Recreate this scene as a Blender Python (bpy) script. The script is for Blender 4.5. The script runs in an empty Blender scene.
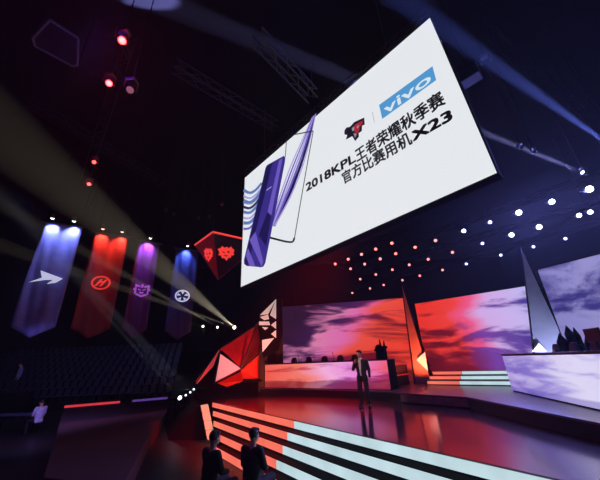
import bpy, bmesh, math, random
from math import sin, cos, pi, radians, atan2, sqrt
from mathutils import Vector, Matrix, Quaternion
random.seed(7)
sc = bpy.context.scene
COL = sc.collection
V = Vector

# ------------------------------------------------------------------ camera
FPX, EYE = 290.0, 2.45
pit, rol = atan2(122, 290.0), radians(2.4)
cF = V((0, cos(pit), sin(pit))); r0 = V((1, 0, 0)); u0 = V((0, -sin(pit), cos(pit)))
cR = cos(rol)*r0 - sin(rol)*u0; cU = sin(rol)*r0 + cos(rol)*u0
CAM = V((0, 0, EYE))
cd = bpy.data.cameras.new('camera'); cam = bpy.data.objects.new('camera', cd); COL.objects.link(cam)
cd.sensor_width = 36; cd.lens = 36*FPX/600; cd.clip_end = 300
m = Matrix((cR, cU, -cF)).transposed().to_4x4(); m.translation = CAM
cam.matrix_world = m; sc.camera = cam

def ray(x, y): return FPX*cF + (x-300)*cR + (240-y)*cU
def atz(x, y, z):
    d = ray(x, y); return CAM + d*((z-EYE)/d.z)
def aty(x, y, Y):
    d = ray(x, y); return CAM + d*(Y/d.y)
def atd(x, y, D): return CAM + ray(x, y).normalized()*D
def onpl(x, y, p0, n):
    d = ray(x, y); return CAM + d*((p0-CAM).dot(n)/d.dot(n))
def prj(p):
    v = p-CAM; w = v.dot(cF); return 300+FPX*v.dot(cR)/w, 240-FPX*v.dot(cU)/w

# ------------------------------------------------------------------ materials
def lin(c):
    return tuple(((v/255)/12.92 if v/255 <= .04045 else ((v/255+.055)/1.055)**2.4) for v in c)+(1,)
MC = {}
def mat(name, rgb, rough=.6, metal=0, var=.25, scale=12, bump=0, emit=None, es=0, spec=.5, trans=0):
    if name in MC: return MC[name]
    M = bpy.data.materials.new(name); M.use_nodes = True; nt = M.node_tree; N = nt.nodes; L = nt.links
    b = N['Principled BSDF']; c = lin(rgb)
    tc = N.new('ShaderNodeTexCoord'); no = N.new('ShaderNodeTexNoise')
    no.inputs['Scale'].default_value = scale; no.inputs['Detail'].default_value = 4
    L.new(tc.outputs['Object'], no.inputs['Vector'])
    rp = N.new('ShaderNodeValToRGB')
    rp.color_ramp.elements[0].position = .3; rp.color_ramp.elements[1].position = .7
    rp.color_ramp.elements[0].color = tuple(v*(1-var) for v in c[:3])+(1,)
    rp.color_ramp.elements[1].color = tuple(min(1, v*(1+var)) for v in c[:3])+(1,)
    L.new(no.outputs['Fac'], rp.inputs['Fac']); L.new(rp.outputs['Color'], b.inputs['Base Color'])
    b.inputs['Roughness'].default_value = rough; b.inputs['Metallic'].default_value = metal
    b.inputs['Specular IOR Level'].default_value = spec
    if bump:
        bm_ = N.new('ShaderNodeBump'); bm_.inputs['Strength'].default_value = bump; bm_.inputs['Distance'].default_value = .02
        L.new(no.outputs['Fac'], bm_.inputs['Height']); L.new(bm_.outputs['Normal'], b.inputs['Normal'])
    if emit:
        b.inputs['Emission Color'].default_value = lin(emit); b.inputs['Emission Strength'].default_value = es
    MC[name] = M; return M

def glow(name, rgb, s, split=None):
    """a lit LED face; split = (rgb2, [segments]) gives faint pixel tiling"""
    if name in MC: return MC[name]
    M = mat(name, (20, 20, 20), .4, emit=rgb, es=s)
    nt = M.node_tree; N = nt.nodes; L = nt.links; b = N['Principled BSDF']
    tc = N.new('ShaderNodeTexCoord'); no = N.new('ShaderNodeTexNoise'); no.inputs['Scale'].default_value = 1.6
    L.new(tc.outputs['Object'], no.inputs['Vector'])
    mr = N.new('ShaderNodeMapRange'); mr.inputs['To Min'].default_value = s*.75; mr.inputs['To Max'].default_value = s*1.25
    L.new(no.outputs['Fac'], mr.inputs['Value']); L.new(mr.outputs['Result'], b.inputs['Emission Strength'])
    return M

def sky_led(name, light, dark, sx, sy, seed, ku=0, kv=0, c0=0, lo=.42, hi=.6, s=1.0, rot=.0, low=None, kuv=0):
    """LED wall showing a clouded evening sky: a video picture made of colour ramps and noise over the wall's own UVs."""
    M = bpy.data.materials.new(name); M.use_nodes = True; nt = M.node_tree; N = nt.nodes; L = nt.links
    b = N['Principled BSDF']; b.inputs['Base Color'].default_value = (.01, .01, .01, 1); b.inputs['Roughness'].default_value = .5
    uv = N.new('ShaderNodeUVMap'); sp = N.new('ShaderNodeSeparateXYZ'); L.new(uv.outputs[0], sp.inputs[0])
    mp = N.new('ShaderNodeMapping'); mp.inputs['Scale'].default_value = (sx, sy, 1); mp.inputs['Location'].default_value = (seed, seed*.7, seed)
    mp.inputs['Rotation'].default_value = (0, 0, rot)
    L.new(uv.outputs[0], mp.inputs[0])
    no = N.new('ShaderNodeTexNoise'); no.inputs['Scale'].default_value = 1; no.inputs['Detail'].default_value = 8
    no.inputs['Roughness'].default_value = .58; no.inputs['Distortion'].default_value = .5
    L.new(mp.outputs[0], no.inputs['Vector'])
    def mth(op, a, b_, c=None):
        n = N.new('ShaderNodeMath'); n.operation = op
        for i, x in enumerate((a, b_, c)):
            if x is None: continue
            if isinstance(x, (int, float)): n.inputs[i].default_value = x
            else: L.new(x, n.inputs[i])
        return n.outputs[0]
    x = mth('MULTIPLY_ADD', sp.outputs[0], ku, no.outputs['Fac'])
    x = mth('MULTIPLY_ADD', sp.outputs[1], kv, x)
    x = mth('ADD', x, c0)
    mr = N.new('ShaderNodeMapRange'); mr.interpolation_type = 'SMOOTHSTEP'
    mr.inputs['From Min'].default_value = lo; mr.inputs['From Max'].default_value = hi
    L.new(x, mr.inputs['Value'])
    no2 = N.new('ShaderNodeTexNoise'); no2.inputs['Scale'].default_value = .8; no2.inputs['Detail'].default_value = 2
    L.new(mp.outputs[0], no2.inputs['Vector'])
    uu = mth('MULTIPLY_ADD', mth('SUBTRACT', no2.outputs['Fac'], .5), .35, sp.outputs[0])
    uu = mth('MULTIPLY_ADD', mth('SUBTRACT', .5, sp.outputs[1]), kuv, uu)
    def ramp(st):
        r = N.new('ShaderNodeValToRGB'); e = r.color_ramp.elements
        e[0].position, e[0].color = st[0][0], lin(st[0][1]); e[1].position, e[1].color = st[-1][0], lin(st[-1][1])
        for p_, c_ in st[1:-1]:
            k = e.new(p_); k.color = lin(c_)
        L.new(uu, r.inputs['Fac']); return r.outputs[0]
    mx = N.new('ShaderNodeMix'); mx.data_type = 'RGBA'
    L.new(mr.outputs['Result'], mx.inputs['Factor']); L.new(ramp(dark), mx.inputs[6]); L.new(ramp(light), mx.inputs[7])
    out = mx.outputs[2]
    if low:   # dark skyline / hills along the bottom of the picture
        hn = N.new('ShaderNodeTexNoise'); hn.inputs['Scale'].default_value = 1; hn.inputs['Detail'].default_value = 6
        m2 = N.new('ShaderNodeMapping'); m2.inputs['Scale'].default_value = (low[2], 0, 1); m2.inputs['Location'].default_value = (seed*3, 0, 0)
        L.new(uv.outputs[0], m2.inputs[0]); L.new(m2.outputs[0], hn.inputs['Vector'])
        h = mth('MULTIPLY_ADD', mth('SUBTRACT', hn.outputs['Fac'], .5), low[1], low[0])
        hm = N.new('ShaderNodeMapRange'); hm.inputs['From Min'].default_value = -.015; hm.inputs['From Max'].default_value = .03
        L.new(mth('SUBTRACT', h, sp.outputs[1]), hm.inputs['Value'])
        f = mth('MULTIPLY', hm.outputs['Result'], low[3])
        m3 = N.new('ShaderNodeMix'); m3.data_type = 'RGBA'; L.new(f, m3.inputs['Factor']); L.new(out, m3.inputs[6])
        m3.inputs[7].default_value = lin(low[4]); out = m3.outputs[2]
    L.new(out, b.inputs['Emission Color']); b.inputs['Emission Strength'].default_value = s
    return M

black = mat('black_paint', (16, 16, 19), .45)
matte = mat('matte_black', (6, 6, 8), .95, spec=.15)
dkmetal = mat('dark_metal', (30, 30, 36), .4, .6)
steel = mat('grey_steel', (95, 95, 105), .4, .8)

# ------------------------------------------------------------------ objects
def tag(o, label=None, cat=None, group=None, kind=None):
    if label: o['label'] = label
    if cat: o['category'] = cat
    if group: o['group'] = group
    if kind: o['kind'] = kind
    return o
def empty(name, loc, label=None, cat=None, group=None, rz=0):
    o = bpy.data.objects.new(name, None); COL.objects.link(o); o.location = loc; o.rotation_euler = (0, 0, rz)
    return tag(o, label, cat, group)

class MB:
    def __init__(s): s.v = []; s.f = []; s.mi = []; s.cur = 0; s.uv = None
    def add(s, vs, fs):
        n = len(s.v); s.v += [V(p) for p in vs]; s.f += [tuple(i+n for i in f) for f in fs]; s.mi += [s.cur]*len(fs); return s
    def box(s, c, d, R=None):
        c = V(c); R = R or Matrix.Identity(3)
        vs = [c + R @ V((x*d[0]/2, y*d[1]/2, z*d[2]/2)) for x in (-1, 1) for y in (-1, 1) for z in (-1, 1)]
        return s.add(vs, [(0, 1, 3, 2), (4, 6, 7, 5), (0, 4, 5, 1), (2, 3, 7, 6), (0, 2, 6, 4), (1, 5, 7, 3)])
    def prism(s, pts, ex):
        """polygon pts extruded by vector ex"""
        n = len(pts); P = [V(p) for p in pts]; ex = V(ex)
        nn = V((0, 0, 0))
        for i in range(n): nn += (P[i]-P[0]).cross(P[(i+1) % n]-P[0])
        if nn.dot(ex) > 0: P.reverse()
        vs = P+[p+ex for p in P]
        fs = [tuple(range(n)), tuple(range(2*n-1, n-1, -1))]+[(i, i+n, (i+1) % n+n, (i+1) % n) for i in range(n)]
        return s.add(vs, fs)
    def tube(s, a, b, ra, rb=None, n=8, caps=True):
        a, b = V(a), V(b); rb = ra if rb is None else rb
        d = (b-a)
        if d.length < 1e-6: return s
        q = d.to_track_quat('Z', 'Y'); X = q @ V((1, 0, 0)); Y = q @ V((0, 1, 0))
        vs = [a+(X*cos(2*pi*i/n)+Y*sin(2*pi*i/n))*ra for i in range(n)]+[b+(X*cos(2*pi*i/n)+Y*sin(2*pi*i/n))*rb for i in range(n)]
        fs = [(i, (i+1) % n, (i+1) % n+n, i+n) for i in range(n)]
        if caps: fs += [tuple(range(n-1, -1, -1)), tuple(range(n, 2*n))]
        return s.add(vs, fs)
    def ball(s, c, r, R=None, nu=12, nv=8):
        r = V((r, r, r)) if isinstance(r, (int, float)) else V(r); c = V(c); R = R or Matrix.Identity(3)
        vs = [c+R @ V((0, 0, r.z))]
        for j in range(1, nv):
            t = pi*j/nv
            for i in range(nu):
                a = 2*pi*i/nu; vs.append(c+R @ V((r.x*sin(t)*cos(a), r.y*sin(t)*sin(a), r.z*cos(t))))
        vs.append(c+R @ V((0, 0, -r.z))); fs = []
        for i in range(nu): fs.append((0, 1+i, 1+(i+1) % nu))
        for j in range(nv-2):
            for i in range(nu):
                a = 1+j*nu+i; b = 1+j*nu+(i+1) % nu; fs.append((a, a+nu, b+nu, b))
        k = 1+(nv-2)*nu; e = len(vs)-1
        for i in range(nu): fs.append((k+i, e, k+(i+1) % nu))
        return s.add(vs, fs)
    def quad(s, a, b, c, d): return s.add([a, b, c, d], [(0, 1, 2, 3)])
    def build(s, name, mats, parent=None, smooth=False, local=False, bevel=0, loc=None, uvquad=False):
        off = V(loc) if loc is not None else (V(parent.location) if parent is not None and not local else V((0, 0, 0)))
        if parent is not None and not local and parent.parent is not None: off = off + V(parent.parent.location)
        me = bpy.data.meshes.new(name)
        me.from_pydata([tuple(p-off) if not local else tuple(p) for p in s.v], [], s.f)
        for M in (mats if isinstance(mats, (list, tuple)) else [mats]): me.materials.append(M)
        for p, i in zip(me.polygons, s.mi): p.material_index = i; p.use_smooth = smooth
        if uvquad:
            ul = me.uv_layers.new(name='UVMap')
            for p in me.polygons:
                for k, li in enumerate(p.loop_indices): ul.data[li].uv = ((0, 0), (1, 0), (1, 1), (0, 1))[k % 4]
        me.update()
        o = bpy.data.objects.new(name, me); COL.objects.link(o)
        if parent is not None: o.parent = parent
        if loc is not None and parent is None: o.location = loc
        if bevel:
            bv = o.modifiers.new('edge', 'BEVEL'); bv.width = bevel; bv.segments = 2; bv.limit_method = 'ANGLE'
        return o
def struct(name, mb, M, **k): return tag(mb.build(name, M, **k), kind='structure')

def lattice(mb, a, b, w=.32, bay=.45, r=.022, up=V((0, 0, 1))):
    """box truss from a to b"""
    a, b = V(a), V(b); d = (b-a).normalized(); sd = d.cross(up)
    if sd.length < .1: sd = d.cross(V((1, 0, 0)))
    sd.normalize(); u = sd.cross(d).normalized(); L_ = (b-a).length; n = max(1, int(L_/bay))
    cs = [(sd*w/2*i+u*w/2*j) for i, j in ((-1, -1), (1, -1), (1, 1), (-1, 1))]
    for c in cs: mb.tube(a+c, b+c, r, n=5)
    for k in range(n):
        p, q = a+d*(L_*k/n), a+d*(L_*(k+1)/n)
        for i in range(4):
            c1, c2 = cs[i], cs[(i+1) % 4]
            if k % 2: c1, c2 = c2, c1
            mb.tube(p+c1, q+c2, r*.6, n=4, caps=False)
    return mb

# ------------------------------------------------------------------ hall shell
wallm = mat('hall_wall', (8, 8, 12), .95, spec=.1, bump=.2, scale=3)
ceilm = mat('hall_ceiling', (7, 7, 11), .95, spec=.1, scale=2)
floorm = mat('hall_floor', (17, 15, 20), .45, bump=.05, scale=5)
X0, X1, Y0, Y1, ZC = -32, 30, -9, 42, 16
struct('floor', MB().box(((X0+X1)/2, (Y0+Y1)/2, -.1), (X1-X0, Y1-Y0, .2)), floorm)
struct('ceiling', MB().box(((X0+X1)/2, (Y0+Y1)/2, ZC+.1), (X1-X0, Y1-Y0, .2)), ceilm)
struct('wall_back', MB().box(((X0+X1)/2, Y1+.1, ZC/2), (X1-X0, .2, ZC)), wallm)
struct('wall_front', MB().box(((X0+X1)/2, Y0-.1, ZC/2), (X1-X0, .2, ZC)), wallm)
struct('wall_left', MB().box((X0-.1, (Y0+Y1)/2, ZC/2), (.2, Y1-Y0, ZC)), wallm)
struct('wall_right', MB().box((X1+.1, (Y0+Y1)/2, ZC/2), (.2, Y1-Y0, ZC)), wallm)

# ------------------------------------------------------------------ stage
deckm = mat('stage_deck', (66, 40, 44), .13, var=.12, scale=2.5, spec=.5)
deckm.node_tree.nodes['Principled BSDF'].inputs['IOR'].default_value = 2.1
E0, E1 = V((-4.07, 14.28, 0)), V((1.44, 6.70, 0))
ed = (E1-E0).normalized(); en = V((ed.y, -ed.x, 0))
if en.y > 0: en = -en
Eend = E0+ed*17.5
def zz(p, z): return V((p.x, p.y, z))
stage = empty('main_stage', (2, 15, 0), 'dark glossy main stage floor with an angled lit front edge', 'stage')
deck = [zz(E0, 0), zz(Eend, 0), V((24, Eend.y, 0)), V((24, 34, 0)), V((-7, 34, 0)), V((-7, 21.3, 0)), V((-6.0, 17.0, 0))]
MB().prism([zz(p, .94) for p in deck], (0, 0, .06)).build('deck', deckm, stage)
MB().prism([zz(p, .0) for p in deck], (0, 0, .94)).build('skirt', matte, stage)

# light-strip steps down to the audience
steps = empty('stage_steps', zz(E0+en*.6, 0), 'three wide stage front steps with glowing red and pale risers', 'steps')
red_strip = glow('salmon_led', (255, 118, 98), .95); ice_strip = glow('ice_led', (205, 232, 240), .85)
def at_px_x(p0, d, z, x):
    lo, hi = -12., 8.
    for _ in range(50):
        m_ = (lo+hi)/2
        if prj(zz(p0+d*m_, z))[0] < x: lo = m_
        else: hi = m_
    return p0+d*lo
NSTEP = 5
for k in range(NSTEP):
    zt = 1.0-.2*k
    sh = E0 + en*(.012+.30*k); a2 = at_px_x(sh, ed, zt, 213+.6*k); b2 = sh+ed*17.4
    if k: MB().prism([zz(a2, 0), zz(b2, 0), zz(b2-en*.295, 0), zz(a2-en*.295, 0)], (0, 0, zt-.012)).build('step', matte, steps)
    sp_ = sh + ed*([6.33, 6.45, 6.7, 6.9, 7.1][k])
    for (p, q, M, nm) in ((a2, sp_-ed*.01, red_strip, 'red_light_strip'), (sp_+ed*.01, b2, ice_strip, 'pale_light_strip')):
        MB().prism([zz(p, zt-.185), zz(q, zt-.185), zz(q+en*.02, zt-.185), zz(p+en*.02, zt-.185)], (0, 0, .165)).build(nm, M, steps)
# beige side panel closing the left end of the steps
pt = [atz(200.5, 405, 1.02), atz(207, 403.5, 1.02), atz(214.5, 440, .12), atz(207.5, 440, .12)]
sidem = mat('beige_lit_board', (130, 115, 98), .6, var=.1, emit=(205, 184, 152), es=.6)
sp = empty('side_board', zz(pt[3], 0), 'beige backlit board of four tiles closing the left end of the lit steps', 'board')
for k in range(4):
    a, b = k/4+.012, (k+1)/4-.012
    q = [pt[0].lerp(pt[3], a), pt[1].lerp(pt[2], a), pt[1].lerp(pt[2], b), pt[0].lerp(pt[3], b)]
    MB().prism(q, (.03, .05, -.03)).build('tile', sidem, sp)
# black corner wedge of the stage
w = [atz(200, 405, 1.0), V((-6.0, 17.0, 1.0)), V((-6.9, 16.2, 0)), zz(atz(168, 440, 0), 0), zz(atz(208, 440, 0), 0)]
mbw = MB().add([w[0], w[1], w[2], w[3], w[4], zz(w[0], 0), zz(w[1], 0)], [(0, 1, 2, 3), (0, 3, 4), (0, 4, 5), (1, 6, 2), (0, 5, 6, 1), (2, 6, 5, 4, 3)])
tag(mbw.build('stage_skirt', matte, loc=(-5.5, 14.5, 0)), 'black fabric wedge covering the left corner of the stage', 'stage skirt')

# raised platform (0.3 m above the stage)
platm = mat('platform_top', (98, 96, 108), .28, var=.12, scale=3)
plat_pts = [V((-2.3, 16.62, 0)), V((3.1, 12.45, 0)), V((3.33, 11.68, 0)), V((4.78, 9.86, 0)), V((4.96, 5.83, 0)), V((5.08, 3.2, 0)), V((23, 3.2, 0)), V((23, 33, 0)), V((-2.3, 33, 0))]
plat = empty('raised_platform', (6, 14, 1.0), 'raised grey platform with black edge carrying the desks and screens', 'platform')
MB().prism([zz(p, 1.26) for p in plat_pts], (0, 0, .04)).build('top_deck', platm, plat)
MB().prism([zz(p, 1.0) for p in plat_pts], (0, 0, .26)).build('edge_skirt', black, plat)
a, b = plat_pts[2], plat_pts[3]; nn = V(((b-a).y, -(b-a).x, 0)).normalized()
if nn.y > 0: nn = -nn
MB().prism([zz(a, 1.03), zz(b, 1.03), zz(b+nn*.02, 1.03), zz(a+nn*.02, 1.03)], (0, 0, .22)).build('pale_riser', mat('beige_riser', (135, 120, 115), .6), plat)

# ------------------------------------------------------------------ LED desks and walls
def led_wall(name, label, cat, bl, br, h, M, depth=.35, frame=.05, group=None, bd=.03):
    """upright LED wall from bl to br (bottom corners), facing the camera side"""
    n = V(((br-bl).y, -(br-bl).x, 0)).normalized()
    if n.dot(CAM-bl) < 0: n = -n
    o = empty(name, bl.lerp(br, .5), label, cat, group)
    u = (br-bl).normalized(); up = V((0, 0, 1))
    MB().prism([bl-u*frame, br+u*frame, br+u*frame+up*(h+frame), bl-u*frame+up*(h+frame)], -n*depth).build('cabinet', matte, o)
    A, B = bl+n*bd, br+n*bd
    mb = MB().prism([bl, br, br+up*h, bl+up*h], n*(bd-.004)); mb.build('screen_module', black, o)
    MB().quad(A, B, B+up*h, A+up*h).build('display', M, o, uvquad=True)
    return o, n
zt = 5.7
mA = sky_led('sunset_left_video', [(0, (175, 95, 150)), (.22, (222, 130, 175)), (.42, (225, 110, 175)), (.6, (240, 82, 66)), (1, (238, 62, 44))],
             [(0, (34, 22, 50)), (.3, (62, 30, 84)), (.5, (105, 32, 82)), (.7, (120, 20, 38)), (1, (95, 16, 30))], 1.5, 4.6, 3.3, ku=.12, kv=-.20, c0=.065, lo=.44, hi=.57, rot=.2, s=.9,
             low=(.12, .2, 9, .85, (45, 10, 22)), kuv=.55)
mB = sky_led('sunset_middle_video', [(0, (240, 52, 38)), (.35, (242, 66, 56)), (.5, (240, 90, 140)), (.62, (215, 175, 235)), (1, (195, 190, 245))],
             [(0, (95, 14, 26)), (.35, (125, 20, 42)), (.52, (120, 66, 165)), (1, (62, 54, 145))], 1.7, 4.3, 8.1, ku=-.05, kv=.3, c0=-.15, lo=.43, hi=.58, rot=.1, s=.92, kuv=-.1)
mC = sky_led('dusk_right_video', [(0, (150, 145, 215)), (.5, (165, 160, 222)), (1, (140, 138, 210))],
             [(0, (58, 52, 132)), (.5, (66, 58, 142)), (1, (50, 46, 120))], 1.5, 4.0, 1.7, kv=.05, lo=.44, hi=.62, rot=.15, s=.8, low=(.2, .1, 3, .5, (42, 36, 92)))
mDL = sky_led('desk_left_video', [(0, (242, 92, 76)), (.35, (246, 126, 112)), (.55, (246, 178, 225)), (.75, (236, 140, 220)), (1, (240, 96, 120))],
              [(0, (196, 46, 46)), (.4, (198, 60, 66)), (.6, (160, 76, 160)), (1, (176, 40, 84))], 2.4, 2.2, 5.2, kv=.2, c0=-.04, lo=.42, hi=.56, s=.95, low=(.3, .4, 2.8, .6, (105, 20, 38)))
mDR = sky_led('desk_right_video', [(0, (190, 170, 235)), (.3, (215, 205, 248)), (.6, (228, 222, 252)), (1, (205, 200, 245))],
              [(0, (105, 88, 190)), (.5, (150, 135, 222)), (1, (130, 118, 210))], 1.8, 2.2, 2.2, c0=.04, lo=.40, hi=.60, s=.92, low=(.14, .2, 2, .55, (100, 86, 190)))

def bz(x, y): return zz(atz(x, y, zt), 1.3)
aL, aR = bz(282, 307), bz(403, 298)
led_wall('led_wall', 'tall LED wall with purple and red sunset behind the left desk', 'LED screen', aL, aR, zt-1.3, mA, group='sky screens')
bL, bR = bz(415, 304), bz(537, 284.5)
led_wall('led_wall', 'LED wall whose sunset turns red to lavender above the back steps', 'LED screen', bL, bR, zt-1.3, mB, group='sky screens')
cL, cR_ = bz(538, 270), bz(606, 253)
cR2 = cL+(cR_-cL)*1.5
led_wall('led_wall', 'violet cloud LED wall at the right edge behind the right desk', 'LED screen', cL, cR2, zt-1.3, mC, group='sky screens')

def led_desk(label, a, b, h, M, depth, group):
    n = V(((b-a).y, -(b-a).x, 0)).normalized()
    if n.dot(CAM-a) < 0: n = -n
    u = (b-a).normalized(); o = empty('led_desk', a.lerp(b, .5), label, 'desk', group)
    up = V((0, 0, 1))
    MB().prism([a-n*.03, b-n*.03, b-n*depth, a-n*depth], up*(h-.04)).build('body', matte, o)
    MB().prism([a-u*.03+up*(h-.04)+n*.03, b+u*.03+up*(h-.04)+n*.03, b+u*.03-n*(depth+.02)+up*(h-.04), a-u*.03-n*(depth+.02)+up*(h-.04)], up*.04).build('desk_top', black, o)
    A, B = a+up*.03, b+up*.03
    MB().prism([A, B, B+up*(h-.09), A+up*(h-.09)], -n*.026).build('screen_module', black, o)
    A, B = A+n*.004, B+n*.004
    MB().quad(A, B, B+up*(h-.09), A+up*(h-.09)).build('display', M, o, uvquad=True)
    return o, n, u
L0, L1 = zz(atz(265, 388, 1.3), 1.3), zz(atz(391, 390.5, 1.3), 1.3)
_, nL, uL = led_desk('long desk fronted by a pink and red cloud screen, left side of the stage', L0, L1, 1.14, mDL, .9, 'screen-fronted desks')
R0_, R1_ = zz(atz(512.5, 391, 1.3), 1.3), zz(atz(600, 411, 1.3), 1.3)
uR = (R1_-R0_).normalized(); R2_ = R0_+uR*6.2
_, nR, uR = led_desk('long desk fronted by a lavender cloud screen, right side of the stage', R0_, R2_, 1.13, mDR, .9, 'screen-fronted desks')

# lit steps between the desks
bs = empty('back_steps', zz(atz(470, 384, 1.3), 1.3), 'three low steps with thin glowing edges below the middle LED wall', 'steps')
s0, s1 = zz(atz(428, 385, 1.3), 0), zz(atz(511, 386, 1.3), 0)
su = (s1-s0).normalized(); sn = V((su.y, -su.x, 0))
if sn.y > 0: sn = -sn
for k in range(3):
    p, q = s0-sn*.42*k, s1-sn*.42*k; z0 = 1.3+.17*k
    MB().prism([zz(p, 1.3), zz(q, 1.3), zz(q-sn*.415, 1.3), zz(p-sn*.415, 1.3)], (0, 0, .17*(k+1))).build('step', black, bs)
    mdl = p.lerp(q, .42)
    for x, y, M, nm in ((p, mdl-su*.01, red_strip, 'red_light_strip'), (mdl+su*.01, q, ice_strip, 'pale_light_strip')):
        MB().prism([zz(x, z0+.035), zz(y, z0+.035), zz(y+sn*.015, z0+.035), zz(x+sn*.015, z0+.035)], (0, 0, .12)).build(nm, M, bs)

# ------------------------------------------------------------------ gaming chairs behind the desks
def gaming_chair():
    o = empty('gaming_chair', (0, 0, 0))
    cm = mat('chair_leather', (22, 18, 24), .5); 
    MB().box((0, 0, .50), (.52, .5, .12)).build('seat', cm, o, bevel=.04, local=True)
    prof = [(-.2, .56), (-.27, .75), (-.29, 1.0), (-.2, 1.16), (-.17, 1.3), (-.1, 1.4), (.1, 1.4), (.17, 1.3), (.2, 1.16), (.29, 1.0), (.27, .75), (.2, .56)]
    MB().prism([(x, .22+(z-.56)*.15, z) for x, z in prof], (0, .1, 0)).build('backrest', cm, o, bevel=.03, local=True)
    MB().tube((0, 0, .1), (0, 0, .46), .035).build('gas_column', dkmetal, o, local=True)
    mb = MB()
    for k in range(5):
        a = 2*pi*k/5; mb.tube((0, 0, .12), (.3*cos(a), .3*sin(a), .07), .03, .02, 6)
        mb.ball((.3*cos(a), .3*sin(a), .04), .035, nu=8, nv=6)
    mb.build('wheel_base', dkmetal, o, local=True)
    for s in (-1, 1):
        MB().box((.3*s, 0, .72), (.07, .3, .04)).box((.3*s, 0, .6), (.04, .06, .22)).build('armrest', dkmetal, o, local=True)
    return o
def copy_tree(o, parent=None):
    c = o.copy(); COL.objects.link(c); c.parent = parent
    for ch in [x for x in bpy.data.objects if x.parent == o]: copy_tree(ch, c)
    return c
chair0 = gaming_chair(); used = [False]
def put_chair(p, rz, label, group):
    o = chair0 if not used[0] else copy_tree(chair0); used[0] = True
    o.location = p; o.rotation_euler = (0, 0, rz); tag(o, label, 'chair', group)
ordn = ['first', 'second', 'third', 'fourth', 'fifth']
for i, px in enumerate((290, 305, 321, 337, 352)):
    d = ray(px, 362); d.z = 0; p0 = L0-nL*1.45
    t = (p0.x*nL.x+p0.y*nL.y)/(d.x*nL.x+d.y*nL.y); p = zz(d*t, 1.3)
    put_chair(p, atan2(nL.y, nL.x)+pi/2, 'dark gaming chair behind the pink-fronted desk, %s from the left' % ordn[i], 'chairs behind the left desk')
for i, px in enumerate((545, 562, 583)):
    d = ray(px, 352); d.z = 0; p0 = R0_-nR*1.45
    t = (p0.x*nR.x+p0.y*nR.y)/(d.x*nR.x+d.y*nR.y); p = zz(d*t, 1.3)
    put_chair(p, atan2(nR.y, nR.x)+pi/2, 'dark gaming chair behind the lavender-fronted desk, %s from the left' % ordn[i], 'chairs behind the right desk')

# desk microphones with thin pink stems, monitor box at the far right
def desk_mic(p, label):
    o = empty('desk_microphone', p, label, 'microphone', 'microphones on the left desk')
    MB().tube(p, p+V((0, 0, .02)), .06, n=12).build('base', black, o)
    MB().tube(p+V((0, 0, .02)), p+V((-.03, -.02, .33)), .012, n=6).build('stem', mat('pink_stem', (190, 90, 100), .4), o)
    MB().ball(p+V((-.032, -.022, .35)), (.02, .02, .035)).build('microphone_head', black, o)
for i, px in enumerate((299, 315, 334)):
    d = ray(px, 362); d.z = 0; p0 = L0-nL*.55
    t = (p0.x*nL.x+p0.y*nL.y)/(d.x*nL.x+d.y*nL.y)
    desk_mic(zz(d*t, 2.44), 'slim pinkish desk microphone on the pink-fronted desk, %s from the left' % ordn[i])
p0 = R0_-nR*.6; d = ray(595, 340); d.z = 0; t = (p0.x*nR.x+p0.y*nR.y)/(d.x*nR.x+d.y*nR.y); pm = zz(d*t, 2.43)
o = empty('desk_monitor', pm, 'black flat monitor standing on the lavender-fronted desk at the frame edge', 'monitor')
Rm = Matrix.Rotation(atan2(nR.y, nR.x)+pi/2, 3, 'Z')
MB().box(pm+V((0, 0, .33)), (.5, .05, .3), Rm).build('casing', black, o, bevel=.01)
MB().box(pm+V((0, 0, .1)), (.05, .04, .2), Rm).box(pm+V((0, 0, .008)), (.24, .16, .016), Rm).build('foot', dkmetal, o)

# dark console beside the left desk
c0, c1 = atz(396, 387, 1.3), atz(410, 384, 1.3)
o = empty('control_console', zz(c0.lerp(c1, .5), 1.3), 'dark console with a thin red light line between left desk and fin', 'console')
cu = (c1-c0).normalized(); cn = V((cu.y, -cu.x, 0)); cn = -cn if cn.y > 0 else cn
MB().prism([zz(c0, 1.3), zz(c1, 1.3), zz(c1, 2.15), zz(c0, 2.15)], -cn*.35).build('body', black, o, bevel=.02)
MB().prism([zz(c0, 1.72)+cn*.003, zz(c1, 1.72)+cn*.003, zz(c1, 1.76)+cn*.003, zz(c0, 1.76)+cn*.003], cn*.012).build('red_light_line', glow('red_line', (220, 50, 40), .7), o)
for i, (px, h) in enumerate(((380, 3.02), (384, 3.12))):
    d = ray(px, 358); d.z = 0; p0 = L0-nL*1.3; t = (p0.x*nL.x+p0.y*nL.y)/(d.x*nL.x+d.y*nL.y); p = zz(d*t, 1.3)
    tw = empty('tower_prop', p, ['short dark castle tower prop with domed top behind the pink-fronted desk', 'tall dark castle tower prop with forked top behind the pink-fronted desk'][i], 'stage prop')
    w_ = .2
    MB().tube(p, p+V((0, 0, h-1.3-.25)), w_*1.0, w_*.8, 8).tube(p+V((0, 0, h-1.3-.25)), p+V((0, 0, h-1.3-.15)), w_*1.1, w_*1.1, 8).build('tower_body', matte, tw)
    if i: MB().tube(p+V((-.08, 0, h-1.3-.15)), p+V((-.1, 0, h-1.3+.16)), .06, .015, 6).tube(p+V((.08, 0, h-1.3-.15)), p+V((.1, 0, h-1.3+.1)), .06, .015, 6).build('spire', matte, tw)
    else: MB().ball(p+V((0, 0, h-1.3-.13)), (.17, .17, .17)).build('dome', matte, tw)
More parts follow.
